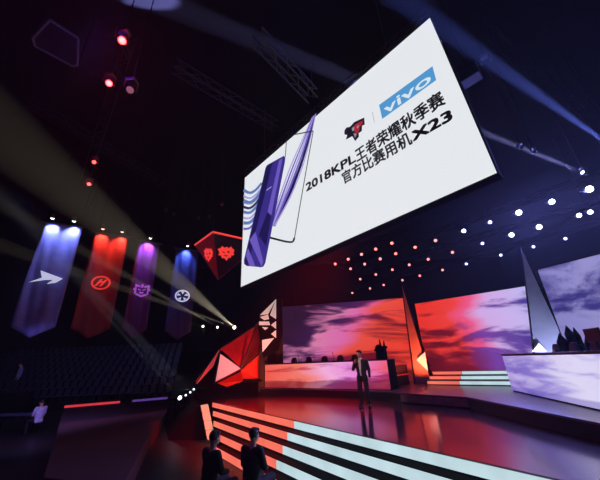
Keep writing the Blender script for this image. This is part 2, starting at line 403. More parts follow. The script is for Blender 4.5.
# spire props behind the right desk
for i, (px, py, D, w_) in enumerate(((563, 333, 1.9, .16), (573, 325, 2.1, .13), (580, 327, 2.3, .1), (589, 335, 2.2, .12))):
    p0 = R0_-nR*D; d = ray(px+3, 352); d.z = 0; t = (p0.x*nR.x+p0.y*nR.y)/(d.x*nR.x+d.y*nR.y); p = zz(d*t, 1.3)
    top = aty(px, py, p.y).z
    lab = ['squat dark spire prop closest to the pale fin', 'tallest dark spire prop behind the lavender-fronted desk', 'slimmest dark spire prop behind the lavender-fronted desk', 'dark spire prop closest to the desk monitor'][i]
    tw = empty('spire_prop', p, lab, 'stage prop', 'castle spire props')
    MB().tube(p, zz(p, top-.3), w_*1.3, w_, 6).box(zz(p, top-.55), (w_*2.4, w_*2.4, .08)).build('tower_body', matte, tw)
    MB().tube(zz(p, top-.3), zz(p, top), w_*1.1, .01, 6).build('spire', matte, tw)

# ------------------------------------------------------------------ fins
finm = mat('fin_metal', (150, 150, 160), .38, .3, var=.15, scale=1.2)
whitep = mat('white_panel', (225, 222, 225), .5, var=.05, emit=(240, 222, 212), es=.45)
def fin(name, label, ax, ay, Y, lb, rb, zb, tri, ridge, toff):
    """slim leaning blade: apex pixel, base-left/right pixels at height zb; three-sided with a bright front face"""
    top = aty(ax, ay, Y)
    bl, br = atz(*lb, zb), atz(*rb, zb)
    top = aty(ax, ay, (bl.y+br.y)/2+.35)
    dirv = (br-bl).normalized(); n = V((dirv.y, -dirv.x, 0)); n = -n if n.y > 0 else n
    o = empty(name, zz(bl.lerp(br, .5), zb), label, 'stage fin', 'tall leaning fins')
    bk = bl.lerp(br, .6)-n*.75
    MB().add([top, bl, br, bk], [(0, 1, 2), (0, 2, 3), (0, 3, 1), (1, 3, 2)]).build('blade', finm, o)
    # dark edge frames
    mb = MB()
    mb.tube(bl, top, .05, .02, 6).tube(bk, top, .05, .02, 6)
    mb.build('edge_rail', black, o)
    mb = MB(); N_ = 14
    for k in range(N_):
        p = br.lerp(top, k/N_); q = br.lerp(top, (k+.8)/N_)
        wd = ridge*(1-k/N_)+.03
        mb.prism([p, p+dirv*wd, q+dirv*wd*.6, q], -n*.12)
    mb.tube(br, top, .05, .02, 6)
    mb.build('jagged_edge', matte, o)
    tp = [onpl(x, y, bl+n*toff, n) for x, y in tri]
    MB().prism(tp, n*.03).build('white_triangle', whitep, o)
    return o, n, top, bl, br
f1 = fin('stage_fin', 'tall leaning fin reflecting orange light between the left and middle LED walls', 401, 281, 15.2, (415, 384), (433, 384), 1.3, [(425, 352), (416.5, 360), (428, 371)], .10, .10)
f2 = fin('stage_fin', 'tall pale blue-grey leaning fin behind the lavender-fronted desk', 521, 247, 11.6, (537, 379), (583, 379), 1.3, [(539, 343), (532, 351.5), (547, 351.5)], .45, .10)

# ------------------------------------------------------------------ left faceted sculpture
def fac(px, D): return aty(px[0], px[1], D)
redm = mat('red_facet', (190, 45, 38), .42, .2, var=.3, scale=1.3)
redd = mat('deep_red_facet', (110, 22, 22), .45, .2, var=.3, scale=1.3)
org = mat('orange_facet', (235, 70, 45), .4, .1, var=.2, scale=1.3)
sculp = empty('faceted_sculpture', (-3.2, 17.5, 1.0), 'large red faceted angular stage sculpture with a white triangle, left of the desks', 'stage sculpture')
def facet(name, pts, M, th=.1):
    P = [aty(x, y, Y) for x, y, Y in pts]
    n = (P[1]-P[0]).cross(P[2]-P[0]).normalized()
    if n.dot(CAM-P[0]) < 0: n = -n
    return MB().prism(P, -n*th).build(name, M, sculp)
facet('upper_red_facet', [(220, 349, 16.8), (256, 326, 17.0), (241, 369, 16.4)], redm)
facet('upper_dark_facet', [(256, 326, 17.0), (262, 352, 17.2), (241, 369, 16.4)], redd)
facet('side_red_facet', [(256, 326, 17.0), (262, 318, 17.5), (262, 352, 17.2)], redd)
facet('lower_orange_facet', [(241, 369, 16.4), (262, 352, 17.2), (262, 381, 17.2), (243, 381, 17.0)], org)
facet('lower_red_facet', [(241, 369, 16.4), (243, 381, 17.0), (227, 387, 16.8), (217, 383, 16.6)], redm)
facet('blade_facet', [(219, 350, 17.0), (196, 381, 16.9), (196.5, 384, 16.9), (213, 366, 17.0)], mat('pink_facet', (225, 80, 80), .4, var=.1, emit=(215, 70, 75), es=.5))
facet('dark_facet', [(218, 352, 17.1), (213, 367, 17.1), (197, 385, 17.0), (215, 389, 17.0), (241, 371, 16.6)], matte)
MB().prism([onpl(x, y, aty(220, 354, 16.35), V((-.15, -1, 0)).normalized()) for x, y in ((220.5, 354), (240.5, 368.5), (215.5, 381.5))], (0, .05, 0)).build('white_triangle', mat('pink_white_panel', (235, 195, 200), .5, var=.06, emit=(230, 170, 180), es=.5), sculp)
mb = MB()
for a_, b_ in (((219, 349), (256, 326)), ((256, 326), (241, 369)), ((241, 369), (262, 352)), ((220, 350), (214, 384)), ((214, 384), (241, 371)), ((219, 349), (196, 383)), ((241, 369), (222, 351)), ((243, 381), (262, 381))):
    mb.tube(aty(*a_, 16.35 if 241 in (a_[0], b_[0]) else 16.85), aty(*b_, 16.35 if 241 in (a_[0], b_[0]) else 16.85), .035, n=6)
mb.build('edge_frame', dkmetal, sculp)
MB().prism([aty(243, 379, 16.9), aty(262, 379, 16.9), aty(262, 381.5, 16.9), aty(243, 381.5, 16.9)], (0, .3, 0)).build('ledge', matte, sculp)

# pylon with white shards
py = empty('shard_pylon', zz(atz(263, 392, 1.0), 1.0), 'tall dark pylon with white triangular shards at the left end of the pink-fronted desk', 'stage pylon')
def ppy(pts, ex, name, M, Y):
    return MB().prism([aty(x, y, Y) for x, y in pts], ex).build(name, M, py)
ppy([(277.5, 296), (258, 317), (258.5, 330), (263, 358), (278, 350), (282, 330), (281, 300)], (0, .45, 0), 'head_panel', matte, 16.6)
ppy([(276.5, 298), (276.5, 363), (283, 363), (282, 299)], (0, .3, 0), 'rear_post', black, 17.0)
ppy([(259, 345), (267, 345), (266, 392), (258.5, 392)], (0, .3, 0), 'front_post', black, 16.9)
for pts in (((276, 299), (260, 315), (268, 314)), ((276, 299), (270, 315), (276, 319)), ((268, 314.5), (260, 317), (264, 320), (269, 319)), ((259, 321.5), (269, 321.5), (270, 325), (259, 325)),
            ((271, 325), (276, 321), (276, 329)), ((271, 334), (276, 330), (276, 338)), ((262, 327), (268, 327.5), (265, 330)), ((262, 340), (274, 338), (262.5, 352))):
    ppy(pts, (0, .06, 0), 'white_shard', whitep, 16.53)

# ------------------------------------------------------------------ big hanging screen
q0 = atd(241, 287, 14.0)
azr, elr = radians(-46), radians(1)
nS = V((sin(azr)*cos(elr), -cos(azr)*cos(elr), sin(elr)))
def SP(x, y, off=0): return onpl(x, y, q0, nS)+nS*off
cor = [SP(245, 178), SP(430, 18), SP(497, 173), SP(241, 287)]
uS = (cor[2]-cor[3]).normalized(); vS = nS.cross(uS).normalized(); vS = -vS if vS.z < 0 else vS
big = empty('hanging_screen', cor[3].lerp(cor[2], .5), 'huge white hanging LED screen showing phones and black lettering above the stage', 'LED screen')
MB().prism([cor[3]-uS*.04-vS*.04, cor[2]+uS*.04-vS*.04, cor[1]+uS*.04+vS*.04, cor[0]-uS*.04+vS*.04], -nS*.3).build('cabinet', matte, big)
whiteled = mat('white_led', (20, 20, 20), .5, emit=(240, 244, 248), es=.9)
MB().quad(*[c+nS*.01 for c in (cor[3], cor[2], cor[1], cor[0])]).build('display', whiteled, big)
def led(name, rgb): return mat('pic_'+name, (4, 4, 4), .5, emit=rgb, es=.9)
# picture layers
pic = MB(); pmats = [led('indigo', (58, 46, 138)), led('deep', (30, 24, 84)), led('violet', (112, 92, 195)), led('lilac', (176, 165, 226)), led('ink', (18, 18, 24)), led('paper', (226, 230, 240)), led('blue', (96, 122, 190))]
def poly(px, mi, off):
    pic.cur = mi; P = [SP(x, y, off) for x, y in px]
    nn = (P[1]-P[0]).cross(P[2]-P[0])
    if nn.dot(nS) < 0: P.reverse()
    pic.add(P, [tuple(range(len(P)))])
def ribbon(px, w0, w1, mi, off):
    # smooth curve through px points
    pts = []
    n = len(px)
    for i in range(n-1):
        p0_, p1_, p2_, p3_ = V(px[max(0, i-1)]), V(px[i]), V(px[i+1]), V(px[min(n-1, i+2)])
        for k in range(6):
            t = k/6; pts.append(.5*((2*p1_)+(-p0_+p2_)*t+(2*p0_-5*p1_+4*p2_-p3_)*t*t+(-p0_+3*p1_-3*p2_+p3_)*t**3))
    pts.append(V(px[-1])); pic.cur = mi; N_ = len(pts)
    for i in range(N_-1):
        a_, b_ = pts[i], pts[i+1]; d_ = (b_-a_).normalized(); pe = V((-d_.y, d_.x))
        wa = (w0+(w1-w0)*i/N_)/2; wb = (w0+(w1-w0)*(i+1)/N_)/2
        Q = [SP(*(a_-pe*wa), off), SP(*(a_+pe*wa), off), SP(*(b_+pe*wb), off), SP(*(b_-pe*wb), off)]
        if (Q[1]-Q[0]).cross(Q[2]-Q[0]).dot(nS) < 0: Q.reverse()
        pic.add(Q, [(0, 1, 2, 3)])
# flowing bands behind the phones
for i, (dx, w, mi) in enumerate(((0, 2.2, 1), (-3, 1.6, 2), (-6, 1.4, 3), (-9, 1.2, 2), (-12, 1.0, 3), (3.0, 1.0, 3))):
    ribbon([(315.5+dx*.25, 114-dx*.3), (309+dx*.5, 139), (300+dx*.8, 168), (288+dx*.7, 198), (274+dx*.3, 226)], w*.7, w*1.6, mi, .014+i*.001)
for i, (dy, w, mi) in enumerate(((0, 1.8, 6), (6, 1.2, 3), (11, 2.4, 6), (17, 1.6, 1), (22, 1.8, 6), (28, 1.2, 3), (33, 2.0, 6), (39, 1.4, 2))):
    ribbon([(243.8, 190+dy), (250, 193+dy*.9), (256, 190+dy*.8), (262, 183+dy*.7)], w*1.7, w*1.1, mi, .014+i*.001)
# white phone seen from the front (outline)
ribbon([(288, 136), (313.6, 131.2)], 1.1, 1.1, 4, .022); ribbon([(313.6, 131.2), (304, 185), (294.6, 240)], .8, .8, 4, .022)
ribbon([(287.2, 136), (285.6, 157)], .7, .7, 4, .022); ribbon([(294.8, 238), (293.4, 241.6), (290, 242.2), (283, 241), (270, 237.6)], 1.8, 2.0, 4, .023)
ribbon([(301, 172), (303, 164)], .5, .5, 3, .022)
# indigo phone back
poly([(266, 168), (267.5, 165.2), (284.3, 156), (285.8, 157.6), (285.4, 162), (265.8, 263), (264, 266.6), (261.5, 267.4), (247, 266), (244.6, 264), (244.4, 260)], 0, .026)
poly([(266, 168), (267.2, 166.4), (273, 163), (254, 240), (249, 266), (246.8, 265.8), (244.8, 263.4)], 1, .029)
poly([(279.5, 160.5), (283, 158.5), (270, 225), (262, 240)], 2, .029)
poly([(268, 212), (272, 216), (266.5, 246), (259, 236)], 1, .030)
poly([(250, 240), (256, 232), (264, 262), (262, 266.6)], 2, .031); poly([(246.5, 256), (248.5, 248), (256, 266.4), (250, 266)], 2, .031)
poly([(266.8, 178), (268, 177.5), (267, 186), (265.8, 186.5)], 4, .032)
poly([(267, 190), (272, 186.5), (272, 187.5), (267, 191)], 3, .032)
pic.build('phone_picture', pmats, big)
# league emblem (generic shield with two wings)
lg = MB(); lgm = [led('navy', (28, 26, 40)), led('crimson', (176, 40, 52)), led('silver', (150, 150, 165))]
def Z7(x, y): return (300+x/3.43, 60+y/3.43)
pic2, pic = pic, lg
for pts, mi, off in (([(153, 243), (160, 232), (172, 230), (186, 214), (205, 205), (221, 198), (223, 222), (214, 226), (213, 244), (202, 252), (203, 264), (190, 279), (180, 262), (158, 274), (163, 258), (153, 256)], 0, .014),
                     ([(188, 224), (204, 214), (217, 208), (215, 220), (206, 230), (203, 246), (192, 256), (186, 240)], 1, .018),
                     ([(178, 236), (186, 228), (188, 240), (182, 246)], 2, .018), ([(184, 252), (196, 254), (190, 268)], 2, .018),
                     ([(196, 228), (204, 224), (202, 232), (196, 236)], 2, .021)):
    P = [Z7(*p) for p in pts]; mi_, o_ = mi, off
    poly(P, mi_, o_)
ribbon([Z7(249, 178), Z7(256, 216)], .45, .45, 2, .014)
pic = pic2
# blue name plate
lg.build('league_emblem', lgm, big)
pl_ = MB()
pl_.add([SP(379.3, 105.2, .014), SP(382.5, 119.2, .014), SP(436.4, 80.4, .014), SP(432.7, 66.4, .014)], [(0, 1, 2, 3)])
pl_.build('blue_plate', led('skyblue', (84, 158, 216)), big)
# lettering
def text_on(body, bl, br, tl, M, name, off, bold=.02, parent=big):
    cu_ = bpy.data.curves.new('txt', 'FONT'); cu_.body = body; cu_.size = 1; cu_.resolution_u = 3
    to = bpy.data.objects.new('txt', cu_); COL.objects.link(to)
    dg = bpy.context.evaluated_depsgraph_get(); dg.update()
    me = bpy.data.meshes.new_from_object(to.evaluated_get(dg)); bpy.data.objects.remove(to)
    xs = [v.co.x for v in me.vertices]; ys = [v.co.y for v in me.vertices]
    x0, x1, y0, y1 = min(xs), max(xs), min(ys), max(ys)
    BL, BR, TL = SP(*bl, off), SP(*br, off), SP(*tl, off)
    mb = MB(); base_v = [(v.co.x, v.co.y) for v in me.vertices]; base_f = [tuple(p.vertices) for p in me.polygons]
    for q_, (ox, oy) in enumerate(((-1, -1), (1, -1), (1, 1), (-1, 1), (0, 0)) if bold else ((0, 0),)):
        mb.add([BL+(BR-BL)*((x+ox*bold-x0)/(x1-x0))+(TL-BL)*((y+oy*bold-y0)/(y1-y0))+nS*.0008*q_ for x, y in base_v], base_f)
    return mb.build(name, M, parent)
ink = led('black_ink', (10, 10, 14))
def lineseg(body, b0, b1, t0, name='lettering', bold=.02, M=ink, off=.014): return text_on(body, b0, b1, t0, M, name, off, bold)
def seg(A, B, T, f0, f1):
    """A,B baseline pixel ends of whole line; T top-left"""
    A, B, T = V(A), V(B), V(T); return tuple(A+(B-A)*f0), tuple(A+(B-A)*f1), tuple(T+(B-A)*f0)
lineseg('2018KPL', (306.8, 191.6), (356, 161.6), (306.2, 184), bold=.03)
lineseg('王者荣耀秋季赛', (357.6, 162.6), (446.4, 103.6), (354.6, 150.4), bold=.024)
lineseg('官方比赛用机', (344.2, 184.6), (413, 143.6), (341.6, 173.2), bold=.024)
lineseg('X23', (413.6, 141.6), (452.6, 119.6), (411.6, 132.4), bold=.035)
lineseg('vivo', (385.6, 115), (431.6, 82), (384, 106.5), name='plate_lettering', bold=.012, M=led('pale_text', (225, 240, 250)), off=.018)
# hoist chains and top truss for the screen
rig = empty('screen_truss', (cor[0].lerp(cor[1], .5)+V((0, 0, .5))), 'black lattice truss carrying the huge white screen', 'truss')
lattice(MB(), cor[0]+V((0, 0, .35))-nS*.15, cor[1]+V((0, 0, .35))-nS*.15, .34, .5, .03).build('lattice', dkmetal, rig)
for t in (.15, .5, .85):
    p = cor[0].lerp(cor[1], t)-nS*.15+V((0, 0, .5)); MB().tube(p, zz(p, ZC-.01), .02, n=5).build('hoist_chain', dkmetal, rig)

# ------------------------------------------------------------------ lighting rig over the stage
def col_for(px):
    return 'red' if px < 445 else 'white'
rows = [[(336, 264), (348, 259), (361, 254), (376, 249), (392, 243)],
        [(352, 269), (365, 264), (381, 259), (397, 254), (415, 247), (435, 240), (463, 231), (489, 222), (518, 213), (551, 202), (587, 188)],
        [(360, 279), (374, 274), (390, 269), (407, 264), (425, 258), (450, 251), (481, 243), (509, 234), (537, 226), (577, 214)],
        [(353, 293), (368, 288), (384, 285), (402, 280), (421, 276), (443, 270), (466, 264), (500, 255), (533, 247), (565, 239)]]
rows[2].append((598, 226)); rows[2][-2] = (577, 214)
bright = {(587, 188): 9, (551, 202): 4, (518, 213): 7, (537, 226): 8, (509, 234): 7, (489, 222): 2.5, (463, 231): 3, (481, 243): 2, (577, 214): 3, (598, 226): 3, (500, 255): 1.2, (533, 247): 1.6, (565, 239): 1.2, (466, 264): 1.4}
def can_proto(name, lens_mat):
    o = empty(name, (0, 0, 0))
    cn_ = MB().tube((0, 0, -.12), (0, 0, .16), .11, .085, 14).build('can', black, o, local=True, smooth=False)
    MB().tube((0, 0, -.125), (0, 0, -.14), .088, .08, 14).build('lens', lens_mat, cn_, local=True)
    mb = MB()
    for s in (-1, 1): mb.box((.125*s, 0, .1), (.015, .04, .26))
    mb.box((0, 0, .235), (.27, .04, .015)).tube((0, 0, .24), (0, 0, .33), .02, n=6)
    mb.build('yoke', dkmetal, o, local=True)
    return o
rl = mat('red_lens', (40, 8, 8), .3, emit=(255, 120, 110), es=3.5); wl = mat('blue_white_lens', (30, 30, 50), .3, emit=(190, 200, 255), es=22)
wl2 = mat('soft_blue_lens', (30, 30, 50), .3, emit=(190, 190, 255), es=5)
protos = {'red': [can_proto('stage_spotlight', rl), 0], 'white': [can_proto('stage_spotlight', wl), 0], 'soft': [can_proto('stage_spotlight', wl2), 0]}
ordl = ['first', 'second', 'third', 'fourth', 'fifth', 'sixth', 'seventh', 'eighth', 'ninth', 'tenth', 'eleventh', 'twelfth']
rown = ['row closest to the hanging screen', 'second row from the hanging screen', 'third row from the hanging screen', 'lowest row above the LED walls']
def light(kind, name, loc, col, power, target=None, size=.05, angle=40, blend=.3):
    ld = bpy.data.lights.new(name, kind); ld.color = lin(col)[:3]; ld.energy = power
    if kind in ('POINT', 'SPOT'): ld.shadow_soft_size = size
    if kind == 'SPOT': ld.spot_size = radians(angle); ld.spot_blend = blend
    if kind == 'AREA': ld.size = size
    lo = bpy.data.objects.new(name, ld); COL.objects.link(lo); lo.location = loc
    if target is not None: lo.rotation_euler = (V(target)-V(loc)).to_track_quat('-Z', 'Y').to_euler()
    return lo
rdir = (atz(551, 202, 9)-atz(365, 264, 9)); rdir.z = 0; rdir.normalize()
for ri, row in enumerate(rows):
    P = [atz(x, y, 9) for x, y in row]
    # straight truss through the mean of the row
    c = sum(P, V())/len(P); t0 = min((p-c).dot(rdir) for p in P)-1.2; t1 = max((p-c).dot(rdir) for p in P)+2
    tr = empty('lighting_truss', c+V((0, 0, .55)), 'dark lighting truss over the stage, ' + rown[ri], 'truss', 'trusses over the stage')
    mb = MB(); lattice(mb, c+rdir*t0+V((0, 0, .5)), c+rdir*t1+V((0, 0, .5)), .3, .6, .02); mb.build('lattice', matte, tr)
    for s in (t0+.5, t1-.5): MB().tube(c+rdir*s+V((0, 0, .7)), zz(c+rdir*s, ZC-.01), .015, n=5).build('hoist_chain', matte, tr)
    for k, ((px, pyy), p) in enumerate(zip(row, P)):
        p = c+rdir*(p-c).dot(rdir) if True else p
        B = bright.get((px, pyy), 0)
        kd = 'red' if px < 445 or (px, pyy) == (450, 251) else ('white' if B > 2.8 else 'soft')
        pr = protos[kd]; o = pr[0] if pr[1] == 0 else copy_tree(pr[0]); pr[1] += 1
        p = V((p.x, p.y, 9.0)); o.location = p
        tgt = V((p.x*.35, -2, 3.0)) if kd != 'red' else V((p.x*.4, 3, 2.0))
        if kd == 'red': tgt = V((0, 4, 2.5))
        o.scale = (1+B/18,)*3 if kd == 'white' else (1, 1, 1)
        o.rotation_mode = 'QUATERNION'; o.rotation_quaternion = (p-tgt).to_track_quat('Z', 'Y')
        ctext = {'red': 'red-lit', 'white': 'glaring blue-white', 'soft': 'small blue-white'}[kd]
        tag(o, '%s can spotlight, %s from left, %s' % (ctext, ordl[k], rown[ri]), 'stage light', 'can spotlights over the stage')
        dv = (tgt-p).normalized()
        if B: light('SPOT', 'can_beam', p+dv*.2, (125, 130, 255), B*B*70+B*160, p+dv*5, .06, 100, 1.0)
        if kd == 'red' and ri == 0: light('SPOT', 'red_beam', p+dv*.2, (255, 40, 50), 60000, aty(px-30, pyy-32, p.y*.8), .03, 3.0, .2)

# ------------------------------------------------------------------ moving heads with beams
def moving_head(loc, target, label, lens, up=1, group=None, s=1.0, cat='stage light', bz0=None):
    loc = V(loc); target = V(target); d = (target-loc).normalized()
    o = empty('moving_head_light', loc-V((0, 0, .45*s*up)), label, cat, group)
    bz_ = loc-V((0, 0, .38*s*up))
    MB().box(bz_, (.34*s, .3*s, .14*s)).build('base', black, o, bevel=.02*s)
    sd = d.cross(V((0, 0, 1))).normalized(); mb = MB()
    for k in (-1, 1):
        mb.box(loc+sd*.19*s*k-V((0, 0, .15*s*up)), (.045*s, .1*s, .36*s), Matrix((sd, V((0, 0, 1)).cross(sd), V((0, 0, 1)))).transposed())
    mb.tube(loc-V((0, 0, .33*s*up))-sd*.19*s, loc-V((0, 0, .33*s*up))+sd*.19*s, .03*s, n=8)
    mb.build('yoke', dkmetal, o)
    MB().tube(loc-d*.2*s, loc+d*.12*s, .1*s, .14*s, 14).ball(loc-d*.2*s, .1*s, nu=12).build('head', black, o); hd = bpy.data.objects[o.children[-1].name] if False else [c for c in o.children if c.name.startswith('head')][0]
    MB().tube(loc+d*.121*s, loc+d*.14*s, .11*s, .1*s, 14).build('lens', lens, hd)
    if bz0 is not None: MB().tube((bz_.x, bz_.y, bz0), bz_, .05*s, n=8).build('mounting_post', black, o)
    if up < 0: MB().tube(bz_+V((0, 0, .06*s)), zz(loc, ZC-.01), .014, n=5).build('drop_pipe', matte, o)
    return loc+d*.16*s, d
warm = mat('warm_beam_lens', (60, 60, 60), .3, emit=(255, 245, 225), es=12)
cool = mat('cool_beam_lens', (60, 60, 60), .3, emit=(215, 222, 255), es=14)
# three on a stand behind the sculpture
HY = 18.2
hs = [aty(203.5, 326.5, HY), aty(218, 327.5, HY), aty(235, 328, HY)]
st = empty('lighting_tower', zz(hs[1], 0), 'black lattice tower with a cross bar holding three beam lights', 'lighting tower')
mid = (hs[0]+hs[2])/2; zb = mid.z-.5
lattice(MB(), V((mid.x, HY, 1.0)), V((mid.x, HY, zb)), .3, .45, .02).build('mast', matte, st)
MB().tube(V((hs[0].x-.4, HY, zb)), V((hs[2].x+.3, HY, zb)), .045, n=8).build('cross_bar', matte, st)
T = [(135, 307), (145, 286), (186, 287)]
for i, (p, (tx, ty)) in enumerate(zip(hs, T)):
    p = V((p.x, HY, zb+.5)) if False else p
    tg = aty(tx, ty, 12.6)
    lp, d = moving_head(p, tg, 'beam light on the cross bar behind the red sculpture, %s' % ['leftmost of three', 'middle of three', 'rightmost and brightest of three'][i], warm, 1, 'beam lights on the tower', .8 if i == 2 else .5, bz0=zb+.03)
    light('SPOT', 'beam', lp+d*.02, (255, 236, 205), [300000, 340000, 230000][i], tg, .04, [2.0, 2.2, 6.5][i], .35)
light('SPOT', 'beam', lp+d*.02, (255, 236, 205), 330000, aty(165, 303, 13.2), .03, 2.2, .3)
# four low on the left corner of the stage
hp = [(180.5, 398.5), (186, 395.5), (190.5, 392.5), (194, 389.5)]
T = [(133, 345), (143, 348), (150, 350), (156, 352)]
low = [aty(x, y, 15.6+.35*i) for i, (x, y) in enumerate(hp)]
fc = empty('flight_case', (low[0].x+.3, 16.1, 0), 'long black case under the four low beam lights', 'case')
mbf = MB()
ca, cb = low[0]+V((-.3, -.25, 0)), low[3]+V((.3, .25, 0)); zc_ = min(p.z for p in low)-.36
cdv = zz(cb-ca, 0).normalized(); cp = V((-cdv.y, cdv.x, 0))
mbf.prism([zz(ca, 0)-cp*.25, zz(cb, 0)-cp*.25, zz(cb, 0)+cp*.25, zz(ca, 0)+cp*.25], (0, 0, zc_)).build('case_body', matte, fc)
for i, (p, (tx, ty)) in enumerate(zip(low, T)):
    tg = aty(tx, ty, 10.5)
    lp, d = moving_head(p, tg, 'low beam light at the left stage corner, %s' % ['front and brightest of four', 'second of four from the front', 'third of four from the front', 'hindmost of four'][i], cool if i < 1 else mat('dim_lens', (60, 60, 60), .3, emit=(200, 200, 215), es=3), 1, 'beam lights at the stage corner', .75 if i == 0 else .45, bz0=zc_)
    light('SPOT', 'beam', lp+d*.02, (225, 228, 255), [260000, 200000, 160000, 120000][i], tg, .025, 1.0, .35)
# blue beams top right
blue_l = mat('blue_beam_lens', (60, 60, 90), .3, emit=(200, 210, 255), es=16)
s2 = aty(584, 173, 10.5); g2 = aty(486, 133.5, 9.6)
lp, d = moving_head(s2, g2, 'beam light shooting a thin white beam, just above the brightest can spotlight', blue_l, -1, None, .6)
light('SPOT', 'beam', lp+d*.02, (165, 165, 255), 1500000, g2, .07, 3.0, .3)
s1_ = aty(618, 151, 9.5); g1 = aty(505, 71.5, 6.6)
lp, d = moving_head(s1_, g1, 'beam light outside the right frame edge sending the long blue beam', blue_l, -1, None, .8)
light('SPOT', 'beam', lp+d*.02, (105, 125, 255), 1100000, g1, .06, 3.4, .25)
# dark fixtures near the screen's right side
off_l = mat('unlit_lens', (70, 75, 90), .15, .2)
ph = aty(486, 62, 7.4)
moving_head(ph, ph+V((-.4, -.6, -.8)), 'unlit moving head hanging beside the top right of the white screen', off_l, -1, None, .75)
pb = aty(470, 76, 6.6)
sb = empty('speaker_box', pb, 'dark box-shaped speaker hanging beside the right edge of the white screen', 'speaker')
RB = Matrix.Rotation(radians(-46), 3, 'Z')
MB().box(pb, (.55, .4, .42), RB).build('cabinet', mat('speaker_grey', (44, 48, 54), .6), sb, bevel=.02)
MB().box(pb+RB @ V((0, -.205, 0)), (.48, .015, .36), RB).build('grille', matte, sb)
MB().tube(pb+V((0, 0, .2)), V((pb.x, pb.y, ZC-.01)), .012, n=5).build('cable', matte, sb)
for i, (x, y) in enumerate(((521, 148), (534, 152))):
    p = aty(x, y, 9.0)
    moving_head(p, p+V((-.5, -1, -.6)), 'small unlit light in the gap of the thin white beam, %s' % ['left of two', 'right of two'][i], off_l, -1, 'unlit lights in the beam gap', .45)
# truss holding right side lights
tr = empty('lighting_truss', (8, 8, 10.3), 'dark truss above the right side beam lights', 'truss')
zr = 12.6
for p in (s2, s1_, ph): pass
lattice(MB(), V((6.2, 6.2, zr)), V((13.8, 10.6, zr)), .35, .6, .025).build('lattice', matte, tr)
mb = MB()
for t in (.1, .9): q_ = V((6.2, 6.2, zr)).lerp(V((13.8, 10.6, zr)), t); MB().tube(q_, zz(q_, ZC-.01), .015, n=5).build('hoist_chain', matte, tr)

# ------------------------------------------------------------------ left rig: red lamps on drop pipe
lx = [((122, 40), 9.2, 5.0), ((109, 83), 11.0, 9.0), ((94, 162), 13.5, 2.6), ((89, 184), 14.0, 2.4)]
redhot = mat('hot_red_lens', (60, 8, 8), .3, emit=(255, 70, 60), es=9); redsm = mat('small_red_lens', (60, 8, 8), .3, emit=(255, 80, 70), es=4)
labs = ['red glowing wash light at the very top left of the ceiling rig', 'bright red wash light beside the pale round moving head', 'small red light, upper of the two hanging above the banners', 'small red light, lower of the two hanging above the banners']
for i, ((x, y), D, B) in enumerate(lx):
    p = atd(x, y, D); tg = CAM+V((-.5, 1.5, 0))
    lp, d = moving_head(p, tg, labs[i], redhot if B > 4 else redsm, -1, 'red lights over the audience', .7 if B > 4 else .55)
    light('POINT', 'red_glow', lp+d*.12, (255, 30, 45), 90 if B > 4 else 20, size=.06)
pmv = atd(130, 90, 9.4)
moving_head(pmv, CAM, 'pale round moving head with a glass lens beside the bright red light', mat('glass_dome', (150, 150, 160), .2, .1, emit=(150, 145, 165), es=.25), -1, None, .75)
lt = empty('lighting_truss', atd(118, 60, 12)+V((0, 0, .8)), 'dark truss running away over the audience with the red lights', 'truss')
a_, b_ = atd(128, 20, 9.5), atd(84, 205, 17)
zt_ = 14.0
A2, B2 = atz(130, 38, 13.9), atz(98, 140, 13.9)
lattice(MB(), A2, B2+(B2-A2)*.6, .4, .6, .028).build('lattice', dkmetal, lt)
light('POINT', 'violet_fill', atd(88, 45, 9.5), (90, 50, 255), 160, size=.2)
# grey-edged hanging panel
pc = [atz(33, 38, 13.2), atz(35, 46, 13.2), atz(73, 66, 13.2), atz(77.5, 65, 13.2), atz(78, 38, 13.2), atz(50, 20, 13.2)]
hp_ = empty('ceiling_board', pc[3], 'dark flat ceiling panel with thin grey edge at the top left', 'panel')
MB().prism(pc, (0, 0, .1)).build('board', black, hp_)
mb = MB()
for i in range(len(pc)): mb.tube(pc[i]-V((0, 0, .01)), pc[(i+1) % len(pc)]-V((0, 0, .01)), .04, n=5)
mb.build('edge_trim', mat('grey_trim', (105, 105, 115), .5, .3), hp_)
for t in (0, 3): MB().tube(pc[t]+V((0, 0, .1)), zz(pc[t], ZC-.01), .015, n=5).build('cable', matte, hp_)
# long ceiling trusses, barely lit
for i, (p, q, lab) in enumerate((((195, 78), (262, 118), 'faint dark ceiling truss left of the white screen, longer one'), ((268, 48), (305, 88), 'faint dark ceiling truss closest to the top edge of the white screen'), ((60, 120), (150, 175), 'faint dark ceiling truss over the banners'))):
    zt_ = 12.3 if i == 1 else 14.5; a_, b_ = atz(*p, zt_), atz(*q, zt_); d_ = (b_-a_)
    o = empty('ceiling_truss', a_, lab, 'truss', 'ceiling trusses')
    lattice(MB(), a_-d_*.25, b_+d_*.25, .45, .6, .03).build('lattice', mat('truss_metal', (34, 35, 44), .6, .3), o)
light('SPOT', 'rig_wash', (2, 4, 12.5), (70, 85, 255), 500, (-4, 14, 15.5), .3, 90, 1)

